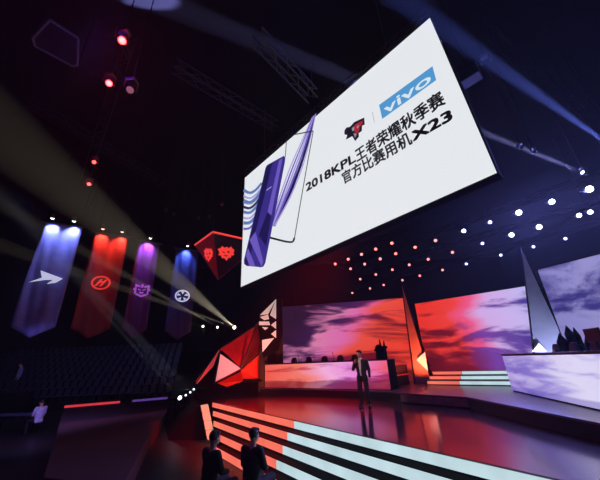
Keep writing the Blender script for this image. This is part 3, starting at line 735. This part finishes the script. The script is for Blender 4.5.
# ------------------------------------------------------------------ banners
def cloth(name, rgb): return mat(name, rgb, .75, var=.12, scale=4, bump=.25)
bn = [((45, 222), (83, 227), (92, 96, 150), (165, 175, 255), 'pale blue', 'white bird-shaped emblem', 1.0),
      ((95, 232), (129, 237), (104, 16, 13), (255, 100, 75), 'red', 'slashed ring emblem', 1.0),
      ((139, 240), (160, 244), (64, 20, 90), (215, 125, 255), 'purple', 'square crest emblem', .85),
      ((176, 248), (199, 251), (26, 36, 92), (130, 155, 255), 'deep blue', 'white round emblem', .8)]
lens_b = mat('banner_lamp_lens', (60, 60, 60), .3, emit=(235, 245, 240), es=5); lens_r = mat('banner_lamp_lens_warm', (60, 60, 60), .3, emit=(255, 170, 150), es=4)
order_txt = ['leftmost', 'second', 'third', 'rightmost']
for i, (pa, pb_, rgb, lc, cn_, emb, pw) in enumerate(bn):
    a_, b_ = atz(*pa, 9), atz(*pb_, 9); u = zz(b_-a_, 0).normalized(); wd = (b_-a_).length
    n = V((u.y, -u.x, 0)); n = -n if n.dot(CAM-a_) < 0 else n
    o = empty('hanging_banner', a_.lerp(b_, .5), '%s cloth banner with a pointed foot and a %s' % (cn_, emb), 'banner', 'team banners')
    # cloth with gentle folds: grid
    NX, NZ = 14, 30; vs = []; fs = []
    for j in range(NZ+1):
        for k in range(NX+1):
            fx = k/NX; bot = 4.25-(.45 if True else 0)*(1-abs(2*fx-1)); z = 9-(9-bot)*j/NZ
            wv = .05*sin(fx*9+i*1.7+z*.5)*(j/NZ)**.3+.03*sin(fx*21+z*1.3+i)*min(1, j/6)
            if j < 10: wv += .04*sin(fx*16+i)*(1-j/10)*min(1, j/2)
            vs.append(a_+u*wd*fx+n*wv+V((0, 0, z-9)))
    for j in range(NZ):
        for k in range(NX):
            s_ = j*(NX+1)+k; fs.append((s_, s_+NX+1, s_+NX+2, s_+1))
    c_ = MB().add(vs, fs).build('cloth', cloth('banner_%s' % cn_.replace(' ', '_'), rgb), o, smooth=True)
    sm = c_.modifiers.new('thick', 'SOLIDIFY'); sm.thickness = .012
    MB().tube(a_-u*.1, b_+u*.15, .035, n=8).build('top_bar', steel, o)
    for p_ in (a_+u*.1, b_-u*.1): MB().tube(p_, zz(p_, ZC-.01), .012, n=5).build('hanging_wire', matte, o)
    # emblem
    ctr = a_.lerp(b_, .5)+n*.13+V((0, 0, [-2.68, -2.62, -2.78, -2.85][i])); R_ = .42 if i else .5
    def W(x, y): return ctr+u*(x*R_)+V((0, 0, y*R_))
    mb = MB(); ex = n*.015
    em = mat('emblem_%d' % i, [(225, 235, 250), (235, 70, 55), (190, 110, 225), (215, 225, 250)][i], .6, var=.05, emit=[(215, 228, 250), (235, 60, 48), (170, 85, 215), (205, 220, 250)][i], es=[.55, .55, .45, .6][i])
    if i == 0:
        mb.prism([W(*p) for p in ((-1.15, -.5), (-.35, -.02), (-.6, .62), (.25, .32), (1.12, .02), (.72, -.38), (.1, -.55), (.5, -.12), (-.1, -.2))], ex)
    elif i == 1 or i == 3:
        for k in range(24):
            t0, t1 = 2*pi*k/24, 2*pi*(k+1)/24
            mb.prism([W(.95*cos(t0), .82*sin(t0)), W(.95*cos(t1), .82*sin(t1)), W(.76*cos(t1), .64*sin(t1)), W(.76*cos(t0), .64*sin(t0))], ex)
        if i == 1:
            mb.prism([W(*p) for p in ((-.6, -.45), (-.1, .42), (.12, .42), (-.3, -.35))], ex); mb.prism([W(*p) for p in ((.6, .45), (.1, -.42), (-.12, -.42), (.3, .35))], ex)
            mb.prism([W(*p) for p in ((-.3, -.12), (.3, .12), (.3, .26), (-.3, .02))], ex)
        else:
            for k in range(5):
                t0 = 2*pi*k/5+.3; mb.prism([W(.2*cos(t0), .2*sin(t0)), W(.7*cos(t0+.35), .62*sin(t0+.35)), W(.7*cos(t0-.25), .62*sin(t0-.25))], ex)
    else:
        for pts in (((-.8, .75), (-.2, .55), (-.2, .35), (-.6, .4), (-.6, -.4), (-.8, -.5)), ((.85, .8), (.2, .55), (.2, .35), (.6, .45), (.6, -.4), (.8, -.5)),
                    ((-.7, -.55), (0, -.85), (.7, -.55), (.5, -.4), (0, -.62), (-.5, -.4)), ((-.45, .2), (-.08, .1), (-.08, -.05), (-.4, .0)), ((.45, .25), (.08, .1), (.08, -.05), (.4, .05)),
                    ((-.3, -.2), (.3, -.2), (.15, -.4), (-.15, -.4)), ((-.15, .75), (.15, .75), (.08, .3), (-.08, .3)), ((-.95, .2), (-.8, .2), (-.8, 0), (-.95, -.05)), ((.95, .25), (.8, .2), (.8, 0), (.98, 0))):
            mb.prism([W(*p) for p in pts], ex)
    mb.build('emblem', em, o)
    # two small lamps washing each banner
    for k, f in enumerate((.22, .78) if i < 2 else (.45,)):
        lp_ = a_+u*wd*f+n*.4+V((0, 0, .2))
        lamp = empty('banner_lamp', lp_, 'small lit lamp above the %s banner' % cn_ + (', %s of its two' % ['left', 'right'][k] if i < 2 else ''), 'lamp', 'banner lamps')
        tg = lp_+V((0, 0, -2.2))-n*1.25; dv = (tg-lp_).normalized()
        hs_ = MB().tube(lp_-dv*.1, lp_+dv*.1, .06, .09, 12).build('housing', black, lamp)
        MB().ball(lp_+dv*.11, (.075, .075, .05)).build('lens', lens_r if i == 1 else lens_b, hs_)
        MB().tube(lp_-dv*.06, a_+u*wd*f+V((0, 0, .02)), .015, n=6).build('bracket', dkmetal, lamp)
        light('SPOT', 'banner_wash', lp_+dv*.18, lc, [440, 420, 520, 400][i], tg, .04, 90, 1.0)

# ------------------------------------------------------------------ hanging diamond lantern
Nn, Lc, Rc = atz(213, 232, 9), atz(195, 245, 9), atz(262, 243, 9); Fc = Lc+Rc-Nn
tip = aty(218, 280, 15.4)
ln = empty('hanging_lantern', (Nn+Fc)/2, 'black inverted pyramid lantern with red lit rim and red beast emblems', 'lantern')
MB().add([Nn, Lc, Fc, Rc, tip], [(0, 1, 4), (1, 2, 4), (2, 3, 4), (3, 0, 4), (0, 3, 2, 1)]).build('shell', mat('lantern_shell', (26, 10, 12), .5, scale=3), ln)
mb = MB()
for p, q in ((Nn, Lc), (Nn, Rc), (Lc, Fc), (Rc, Fc)): mb.tube(p, q, .055, n=6)
mb.build('rim_light', glow('rim_red', (240, 66, 58), .95), ln)
mb = MB(); mb.tube(Nn, tip, .03, n=6); mb.tube(Lc, tip, .02, n=6); mb.tube(Rc, tip, .02, n=6); mb.build('corner_rail', mat('red_rail', (150, 60, 60), .5), ln)
fl = (Lc-Nn).cross(tip-Nn).normalized(); fl = -fl if fl.dot(CAM-Nn) < 0 else fl
fr = (Rc-Nn).cross(tip-Nn).normalized(); fr = -fr if fr.dot(CAM-Nn) < 0 else fr
MB().prism([Nn.lerp(tip, .02)+fl*.006, Lc.lerp(Nn, .03)+fl*.006, tip.lerp(Nn, .03)+fl*.006], fl*.01).build('red_face', mat('lantern_red_face', (120, 14, 20), .6, emit=(110, 12, 18), es=.35), ln)
beast = [(-1, .55), (-.6, .7), (-.45, .95), (-.15, .7), (.1, .85), (.3, .65), (.6, .9), (.75, .6), (1, .45), (.85, .1), (.95, -.2), (.6, -.25), (.55, -.55), (.3, -.5), (.05, -.9), (-.2, -.55), (-.5, -.6), (-.55, -.25), (-.9, -.2), (-.75, .15)]
emr = glow('beast_red', (245, 62, 52), .95)
def emblem(fn, org_px, sx, sy, p0_):
    mb = MB(); cx_, cy_ = org_px
    P = [onpl(cx_+x*sx, cy_-y*sy, p0_+fn*.03, fn) for x, y in beast]
    mb.prism(P, fn*.015); mb.build('beast_emblem', emr, ln)
    mb = MB()
    for e in (((-.5, .3), (-.15, .15), (-.2, .0)), ((.15, .35), (.5, .2), (.2, .05)), ((-.3, -.2), (.25, -.25), (0, -.4))):
        mb.prism([onpl(cx_+x*sx, cy_-y*sy, p0_+fn*.048, fn) for x, y in e], fn*.008)
    mb.build('emblem_mark', mat('lantern_shell', (26, 10, 12)), ln)
emblem(fl, (208.5, 255), 4.6, 8, Nn); emblem(fr, (226, 253.5), 8.6, 8, Nn)
for p in (Lc, Rc, Fc, Nn): MB().tube(p, zz(p, ZC-.01), .012, n=5).build('hanging_wire', matte, ln)
# small dim fixtures above the lantern
dimm = mat('dim_red_lens', (50, 10, 10), .3, emit=(190, 50, 50), es=.8)
for i, (x, y, lab) in enumerate(((166, 211, 'dim small ceiling light above the purple banner'), (173.5, 215, 'dim small ceiling light between purple and deep blue banners'), (198, 219, 'dim small ceiling light just left of the lantern peak'), (209, 218, 'dim small ceiling light right above the lantern peak'), (222, 205, 'dim reddish ceiling light closest to the white screen corner'), (90, 209, 'dim small ceiling light above the red banner'))):
    p = aty(x, y, 17.0)
    moving_head(p, p+V((0, -1, -.7)), lab, dimm if i == 4 else off_l, -1, 'dim ceiling lights', .45)

# ------------------------------------------------------------------ left audience platform
lp4 = [V((-14.28, 19.32, 0)), V((-9.43, 22.09, 0)), V((-8.2, 20.4, 0)), V((-5.2, 11.2, 0)), V((-3.4, 6.5, 0)), V((-5.4, 7.2, 0)), V((-7.93, 10.67, 0))]
lpt = empty('carpeted_platform', (-8, 14, 0), 'low dark purple carpeted platform beside the seating with a lit rear edge', 'platform')
MB().prism([zz(p, 0) for p in lp4], (0, 0, .5)).build('deck', mat('purple_carpet', (58, 34, 46), .85, bump=.2, scale=30), lpt)
a_, b_ = lp4[0], lp4[1]
for g0, g1_, c_, nm in ((0, .5, (235, 60, 75), 'red_edge_light'), (.63, 1, (120, 80, 190), 'purple_edge_light')):
    p, q = a_.lerp(b_, g0), a_.lerp(b_, g1_)
    MB().prism([zz(p, .5), zz(q, .5), zz(q, .5)+V((0, .08, 0)), zz(p, .5)+V((0, .08, 0))], (0, 0, .12)).build(nm, glow(nm, c_, [.75, .45][nm[0] == 'p']), lpt)

# ------------------------------------------------------------------ seating
tiers = empty('seating_tiers', (-18, 24, 0), 'dark stepped seating tiers rising behind the left platform', 'seating tiers')
NR = 8
def rowY(k): return 22.9+.85*k
for k in range(NR):
    MB().box((-19.5, rowY(k)+.05, (.45+.47*k)/2), (24.4, .84, .45+.47*k)).build('tier', matte, tiers)
seatm = mat('seat_plastic', (46, 46, 60), .4, var=.3)
def seat_proto():
    mb = MB(); mb.box((0, -.05, .42), (.44, .4, .06)); mb.prism([(-.22, .15, .4), (.22, .15, .4), (.2, .24, .82), (.08, .25, .86), (-.08, .25, .86), (-.2, .24, .82)], (0, .04, 0))
    mb.box((-.2, .08, .2), (.03, .3, .4)); mb.box((.2, .08, .2), (.03, .3, .4))
    return mb.build('folding_seat', seatm)
s_ = None
for k in range(NR):
    for j in range(60):
        x = -30+j*.56+(.28 if k % 2 else 0); p = V((x, rowY(k)+.05, .45+.47*k))
        u_, v_ = prj(p+V((0, 0, .5)))
        if u_ < -4 or u_ > 168+k*2 or x > -7.8: continue
        if s_ is None: s_ = seat_proto(); o = s_
        else: o = s_.copy(); COL.objects.link(o)
        o.location = p; tag(o, 'dark empty folding seat in the rows behind the purple platform', 'seat', 'seats in the dark rows')
light('SPOT', 'seat_wash', (-14, 12, 11), (150, 155, 255), 1500, (-18, 25, 2.5), .3, 70, 1)

# ------------------------------------------------------------------ people
skinm = mat('skin', (205, 150, 125), .5, var=.05); hairm = mat('black_hair', (14, 12, 12), .5)
def remesh(o, vx):
    r_ = o.modifiers.new('join', 'REMESH'); r_.mode = 'VOXEL'; r_.voxel_size = vx; r_.use_smooth_shade = True
    s_ = o.modifiers.new('soft', 'SMOOTH'); s_.factor = .5; s_.iterations = 3
def chain(mb, pts, rs, n=12):
    for i in range(len(pts)-1): mb.tube(pts[i], pts[i+1], rs[i], rs[i+1], n)
    for p, r in zip(pts, rs): mb.ball(p, r, nu=12, nv=8)
def hand(mb, wr, d, side, curl, s=1.0):
    """wrist point, direction along the palm, thumb-side vector, curl direction"""
    d = V(d).normalized(); side = V(side).normalized(); cn2 = V(curl).normalized()
    mb.ball(wr+d*.045*s, (.042*s, .02*s, .05*s), Matrix((side, cn2, d)).transposed())
    for k, (o_, L_) in enumerate(((.027, .07), (.009, .08), (-.009, .075), (-.027, .058))):
        p0_ = wr+d*.075*s+side*o_*s; p1_ = p0_+(d*.8+cn2*.5).normalized()*L_*.5*s; p2_ = p1_+(d*.2+cn2).normalized()*L_*.5*s
        chain(mb, [p0_, p1_, p2_], [.0095*s, .009*s, .007*s], 6)
    p0_ = wr+d*.03*s+side*.035*s; p1_ = p0_+(side*.8+d*.6+cn2*.3).normalized()*.035*s; p2_ = p1_+(d*.8+cn2*.7).normalized()*.03*s
    chain(mb, [p0_, p1_, p2_], [.012*s, .011*s, .008*s], 6)
def person(loc, rz, label, J, jacket, trousers, shirt=None, fine=.011, headaim=0, shoes=True):
    """J: joints in local metres, facing -Y. keys: hip, chest, neck, head, sh_r, el_r, wr_r, ... hp_r, kn_r, an_r, toe_r"""
    o = empty('person', loc, label, 'person', rz=rz); J = {k: V(v) for k, v in J.items()}
    mb = MB(); H = J['head']
    Rh = Matrix.Rotation(headaim, 3, 'Z')
    mb.ball(H, (.078, .098, .118), Rh, 16, 12); mb.ball(H+Rh @ V((0, -.03, -.06)), (.058, .068, .06), Rh)
    mb.tube(H+Rh @ V((0, -.09, .01)), H+Rh @ V((0, -.118, -.025)), .01, .017, 8)
    for s in (-1, 1):
        mb.ball(H+Rh @ V((.08*s, .005, -.01)), (.012, .02, .032), Rh)
        mb.ball(H+Rh @ V((.03*s, -.085, -.055)), (.02, .012, .012), Rh)
    mb.tube(H+Rh @ V((-.04, -.088, .03)), H+Rh @ V((.04, -.088, .03)), .01, n=8)
    chain(mb, [J['chest'], J['neck'], H+V((0, .01, -.06))], [.09, .058, .055])
    chain(mb, [J['hip'], J['chest']], [.09, .095])
    for s in ('_r', '_l'):
        chain(mb, [J['chest'], J['sh'+s], J['el'+s], J['wr'+s]], [.09, .052, .038, .027])
        d_ = J['wr'+s]-J['el'+s]; sgn = -1 if s == '_r' else 1
        hand(mb, J['wr'+s], J.get('hd'+s, d_), J.get('ts'+s, V((0, -1, 0))), J.get('hc'+s, V((-sgn, 0, 0))))
        chain(mb, [J['hip'], J['hp'+s], J['kn'+s], J['an'+s]], [.09, .075, .055, .04])
        chain(mb, [J['an'+s], J['toe'+s]], [.04, .03])
    b = mb.build('body', skinm, o, local=True); remesh(b, fine*.6)
    ey = MB()
    for s in (-1, 1): ey.ball(H+Rh @ V((.031*s, -.088, .008)), (.012, .008, .007), Rh)
    ey.build('eyes', mat('eye_dark', (15, 12, 12), .3), o, local=True)
    MB().ball(H+Rh @ V((0, -.1, -.056)), (.022, .008, .006), Rh).build('mouth', mat('lips', (150, 80, 75), .5), o, local=True)
    hm = MB(); hm.ball(H+Rh @ V((0, .018, .035)), (.09, .1, .1), Rh, 16, 10)
    for k in range(9):
        a = -1.1+k*.27; hm.ball(H+Rh @ V((.075*sin(a), -.072*cos(a)+.0, .085)), (.026, .026, .028), Rh)
    hh = hm.build('hair', hairm, o, local=True); remesh(hh, .01)
    jm = MB()
    # torso of the jacket: broad ellipses
    c, hp_j, nk = J['chest'], J['hip'], J['neck']
    jm.ball(c.lerp(nk, .15), (.2, .125, .15)); jm.ball(c.lerp(hp_j, .25), (.19, .13, .2)); jm.ball(c.lerp(hp_j, .62), (.17, .125, .18)); jm.ball(hp_j+V((0, 0, .0)), (.185, .13, .14))
    for s in ('_r', '_l'):
        chain(jm, [c.lerp(nk, .5), J['sh'+s], J['el'+s], J['wr'+s].lerp(J['el'+s], .1)], [.09, .072, .056, .042])
    jk = jm.build('jacket', jacket, o, local=True); remesh(jk, .014)
    tm = MB()
    tm.ball(hp_j-V((0, 0, .04)), (.17, .12, .12))
    for s in ('_r', '_l'):
        a0 = J['an'+s]
        chain(tm, [J['hp'+s], J['kn'+s], a0.lerp(J['kn'+s], .08)], [.098, .075, .062])
    tr_ = tm.build('trousers', trousers, o, local=True); remesh(tr_, .014)
    for s in ('_r', '_l'):
        a0, t0 = J['an'+s], J['toe'+s]; mb = MB(); dd = (t0-a0); dd.z = 0; dd.normalize()
        zb_ = t0.z-.03
        chain(mb, [V((a0.x, a0.y, zb_+.055))-dd*.03, V((a0.x, a0.y, zb_+.055))+dd*.08, V((t0.x, t0.y, zb_+.042))], [.054, .05, .04])
        sh_ = mb.build('shoe', mat('shoe_leather', (12, 11, 12), .3), o, local=True)
    if shirt:
        sm_ = MB(); y_ = -.132
        sm_.prism([c+V(p) for p in ((-.055, y_-.012, .2), (.055, y_-.012, .2), (.05, y_-.03, .0), (.022, y_-.035, -.3), (-.022, y_-.035, -.3), (-.05, y_-.03, .0))], (0, .05, 0))
        sm_.tube(nk+V((0, 0, -.01)), nk+V((0, 0, .035)), .066, .062, 14)
        sm_.build('shirt', shirt, o, local=True)
        lp_ = MB()
        for s in (-1, 1): lp_.prism([c+V(p) for p in ((.05*s, y_-.02, .2), (.1*s, y_+.005, .16), (.085*s, y_-.02, .0), (.02*s, y_-.045, -.28), (.045*s, y_-.035, 0))], (0, .03, 0))
        lp_.build('lapels', jacket, o, local=True)
    return o
suit = mat('dark_suit', (22, 22, 27), .7, bump=.1, scale=60)
mp = atz(365.5, 407.5, 1.0); rzm = atan2(mp.x, mp.y)*-1
JM = dict(hip=(0, 0, .93), chest=(0, .01, 1.25), neck=(0, .0, 1.47), head=(-.01, -.03, 1.635),
          sh_r=(-.185, .01, 1.41), el_r=(-.27, -.06, 1.15), wr_r=(-.13, -.22, 1.36), hd_r=(.3, -.05, .9), ts_r=(.9, .2, -.2), hc_r=(.2, -1, 0),
          sh_l=(.185, .01, 1.41), el_l=(.25, .04, 1.13), wr_l=(.26, -.04, .88),
          hp_r=(-.095, 0, .9), kn_r=(-.115, -.02, .5), an_r=(-.125, .03, .09), toe_r=(-.15, -.13, .035),
          hp_l=(.095, 0, .9), kn_l=(.12, -.02, .5), an_l=(.135, .03, .09), toe_l=(.17, -.13, .035))
man = person(mp, rzm-.25, 'person in dark suit and open white shirt speaking into a microphone on the stage', JM, suit, suit, mat('white_shirt', (225, 222, 220), .7, var=.04), headaim=-.3)
# microphone held near the mouth
Rz = Matrix.Rotation(rzm-.25, 3, 'Z')
wl_ = mp+Rz @ V((-.085, -.25, 1.42)); tp_ = mp+Rz @ V((-.045, -.2, 1.565))
mc = empty('hand_microphone', wl_, 'black handheld microphone raised to the mouth of the suited person', 'microphone')
dm = (tp_-wl_).normalized()
MB().tube(wl_-dm*.06, tp_-dm*.03, .013, .018, 10).build('handle', black, mc)
MB().ball(tp_, .027).build('mesh_head', steel, mc)

def seated(loc, rz, label, top, bottom):
    J = dict(hip=(0, .05, .5), chest=(0, .02, .84), neck=(0, 0, 1.06), head=(0, -.03, 1.22),
             sh_r=(-.18, .02, 1.0), el_r=(-.24, -.04, .75), wr_r=(-.12, -.27, .68), sh_l=(.18, .02, 1.0), el_l=(.24, -.04, .75), wr_l=(.12, -.27, .68),
             hp_r=(-.1, .02, .49), kn_r=(-.13, -.42, .5), an_r=(-.13, -.4, .09), toe_r=(-.14, -.56, .035),
             hp_l=(.1, .02, .49), kn_l=(.13, -.42, .5), an_l=(.13, -.4, .09), toe_l=(.14, -.56, .035))
    return person(loc, rz, label, J, top, bottom, None, fine=.014)
def stool(loc, label, h=.44):
    o = empty('black_stool', loc, label, 'stool', 'stools')
    MB().tube(V(loc)+V((0, 0, h-.05)), V(loc)+V((0, 0, h)), .17, n=16).build('seat', black, o)
    for k in range(4):
        a = pi/4+k*pi/2; MB().tube(V(loc)+V((.13*cos(a), .13*sin(a), h-.05)), V(loc)+V((.17*cos(a), .17*sin(a), 0)), .012, n=6).build('leg', dkmetal, o)
pale = mat('pale_shirt', (190, 185, 225), .7); darkc = mat('dark_cloth', (20, 20, 26), .8)
pA = zz(atz(34, 434, 0), 0); 
stool(pA+V((0, .05, 0)), 'black stool under the pale-shirted person at the work table')
seated(pA, -1.9, 'person in a pale shirt seated at the dark work table, lower left', pale, darkc)
# work table
ta, tb = atz(-14, 416, .76), atz(27, 415, .76)
wt = empty('work_table', zz(ta.lerp(tb, .5), 0), 'long dark work table with a bluish lit edge at the lower left', 'table')
tu = zz(tb-ta, 0).normalized(); tn = V((-tu.y, tu.x, 0)); tn = -tn if tn.y < 0 else tn
MB().prism([zz(ta, .72), zz(tb, .72), zz(tb, .72)+tn*.8, zz(ta, .72)+tn*.8], (0, 0, .04)).build('table_top', mat('table_blue', (70, 72, 110), .3), wt)
for p in (ta, tb):
    for k in (.06, .74): MB().box(zz(p, .36)+tn*k+tu*(.06 if p == ta else -.06), (.05, .05, .72)).build('leg', dkmetal, wt)
for i, (x, y, Y, lab) in enumerate(((12, 366, 20.2, 'person in pale grey standing by the dark seating rows'),)):
    pB = aty(x, 398, Y); pB.z = 0
    J2 = dict(JM); J2['wr_r'] = (-.26, -.04, .88); J2['el_r'] = (-.25, .04, 1.13)
    for k_ in ('hd_r', 'ts_r', 'hc_r'): J2.pop(k_)
    # standing on a low riser
    rb = empty('camera_riser', zz(pB, 0), 'dark box riser below the standing person in pale grey', 'riser')
    hz = aty(x, y, Y).z-1.6; MB().box(zz(pB, hz/2), (1.6, 1.2, hz)).build('box_body', matte, rb)
    person(zz(pB, hz), -.6, lab, J2, mat('grey_top', (135, 132, 160), .7), darkc, fine=.014)
# spectators right in front of the lit steps
for i, (x, y, lab) in enumerate(((224, 470, 'person in dark clothes sitting left of another below the lit steps'), (243, 468, 'person in dark clothes sitting right of another below the lit steps'))):
    p = zz(atz(x, y, 0), 0)
    p = zz(atz([213, 253][i], [446, 443][i], 1.1), 0)
    stool(p+V((0, .05, 0)), 'black stool under the dark-clothed person, %s of two below the lit steps' % ['left', 'right'][i])
    seated(p, pi-.7+.2*i, lab, darkc, darkc)

# ------------------------------------------------------------------ rig light on the stage, plus added fills without fixtures
light('SPOT', 'key_man', (-1.2, 3.5, 9.5), (255, 225, 215), 1500, tuple(mp+V((0, 0, 1.2))), .2, 12, .8)
light('SPOT', 'added_sculpture_fill', (-1.2, 13.4, 1.2), (255, 110, 75), 1100, tuple(aty(246, 352, 17)), .15, 75, .9)  # added low spot to brighten the sculpture, no lamp stands there
def fin_light(F_, col, pw, f, dist):
    o, n, top, bl, br = F_; c = bl.lerp(br, .5); light('SPOT', 'added_fin_fill', c+n*dist+V((0, 0, .12)), col, pw, tuple(c.lerp(top, f)), .08, 95, .9)  # added spot in front of the fin's foot, no real fixture
fin_light(f1, (255, 75, 35), 1300, .42, 1.3)
fin_light(f2, (185, 195, 255), 1100, .45, 1.8)
light('SPOT', 'stage_red', (2.2, 12.2, 10.5), (255, 25, 22), 26000, (-1.2, 11.6, 1), .3, 48, 1)
light('SPOT', 'table_blue', (-9, 9, 6), (165, 150, 255), 1500, (-11, 13, .8), .2, 60, 1)  # added bluish spot so the dark work table and sitter show

# ------------------------------------------------------------------ haze and view
HAZE = .0014
w = bpy.data.worlds.new('hall_air'); sc.world = w; w.use_nodes = True; nt = w.node_tree
nt.nodes['Background'].inputs[0].default_value = (0, 0, 0, 1); nt.nodes['Background'].inputs[1].default_value = 0
vs_ = nt.nodes.new('ShaderNodeVolumeScatter'); vs_.inputs['Density'].default_value = HAZE; vs_.inputs['Anisotropy'].default_value = .25
nt.links.new(vs_.outputs[0], nt.nodes['World Output'].inputs['Volume'])
sc.view_settings.view_transform = 'Standard'; sc.view_settings.look = 'None'; sc.view_settings.gamma = 1
sc.view_settings.use_curve_mapping = False; sc.view_settings.exposure = 0
sc.cycles.use_denoising = True; sc.cycles.volume_bounces = 0; sc.cycles.max_bounces = 6
sc.cycles.sample_clamp_indirect = 4
for o in [x for x in bpy.data.objects if x.type == 'EMPTY' and not x.get('label')]: print('UNLABELLED', o.name)
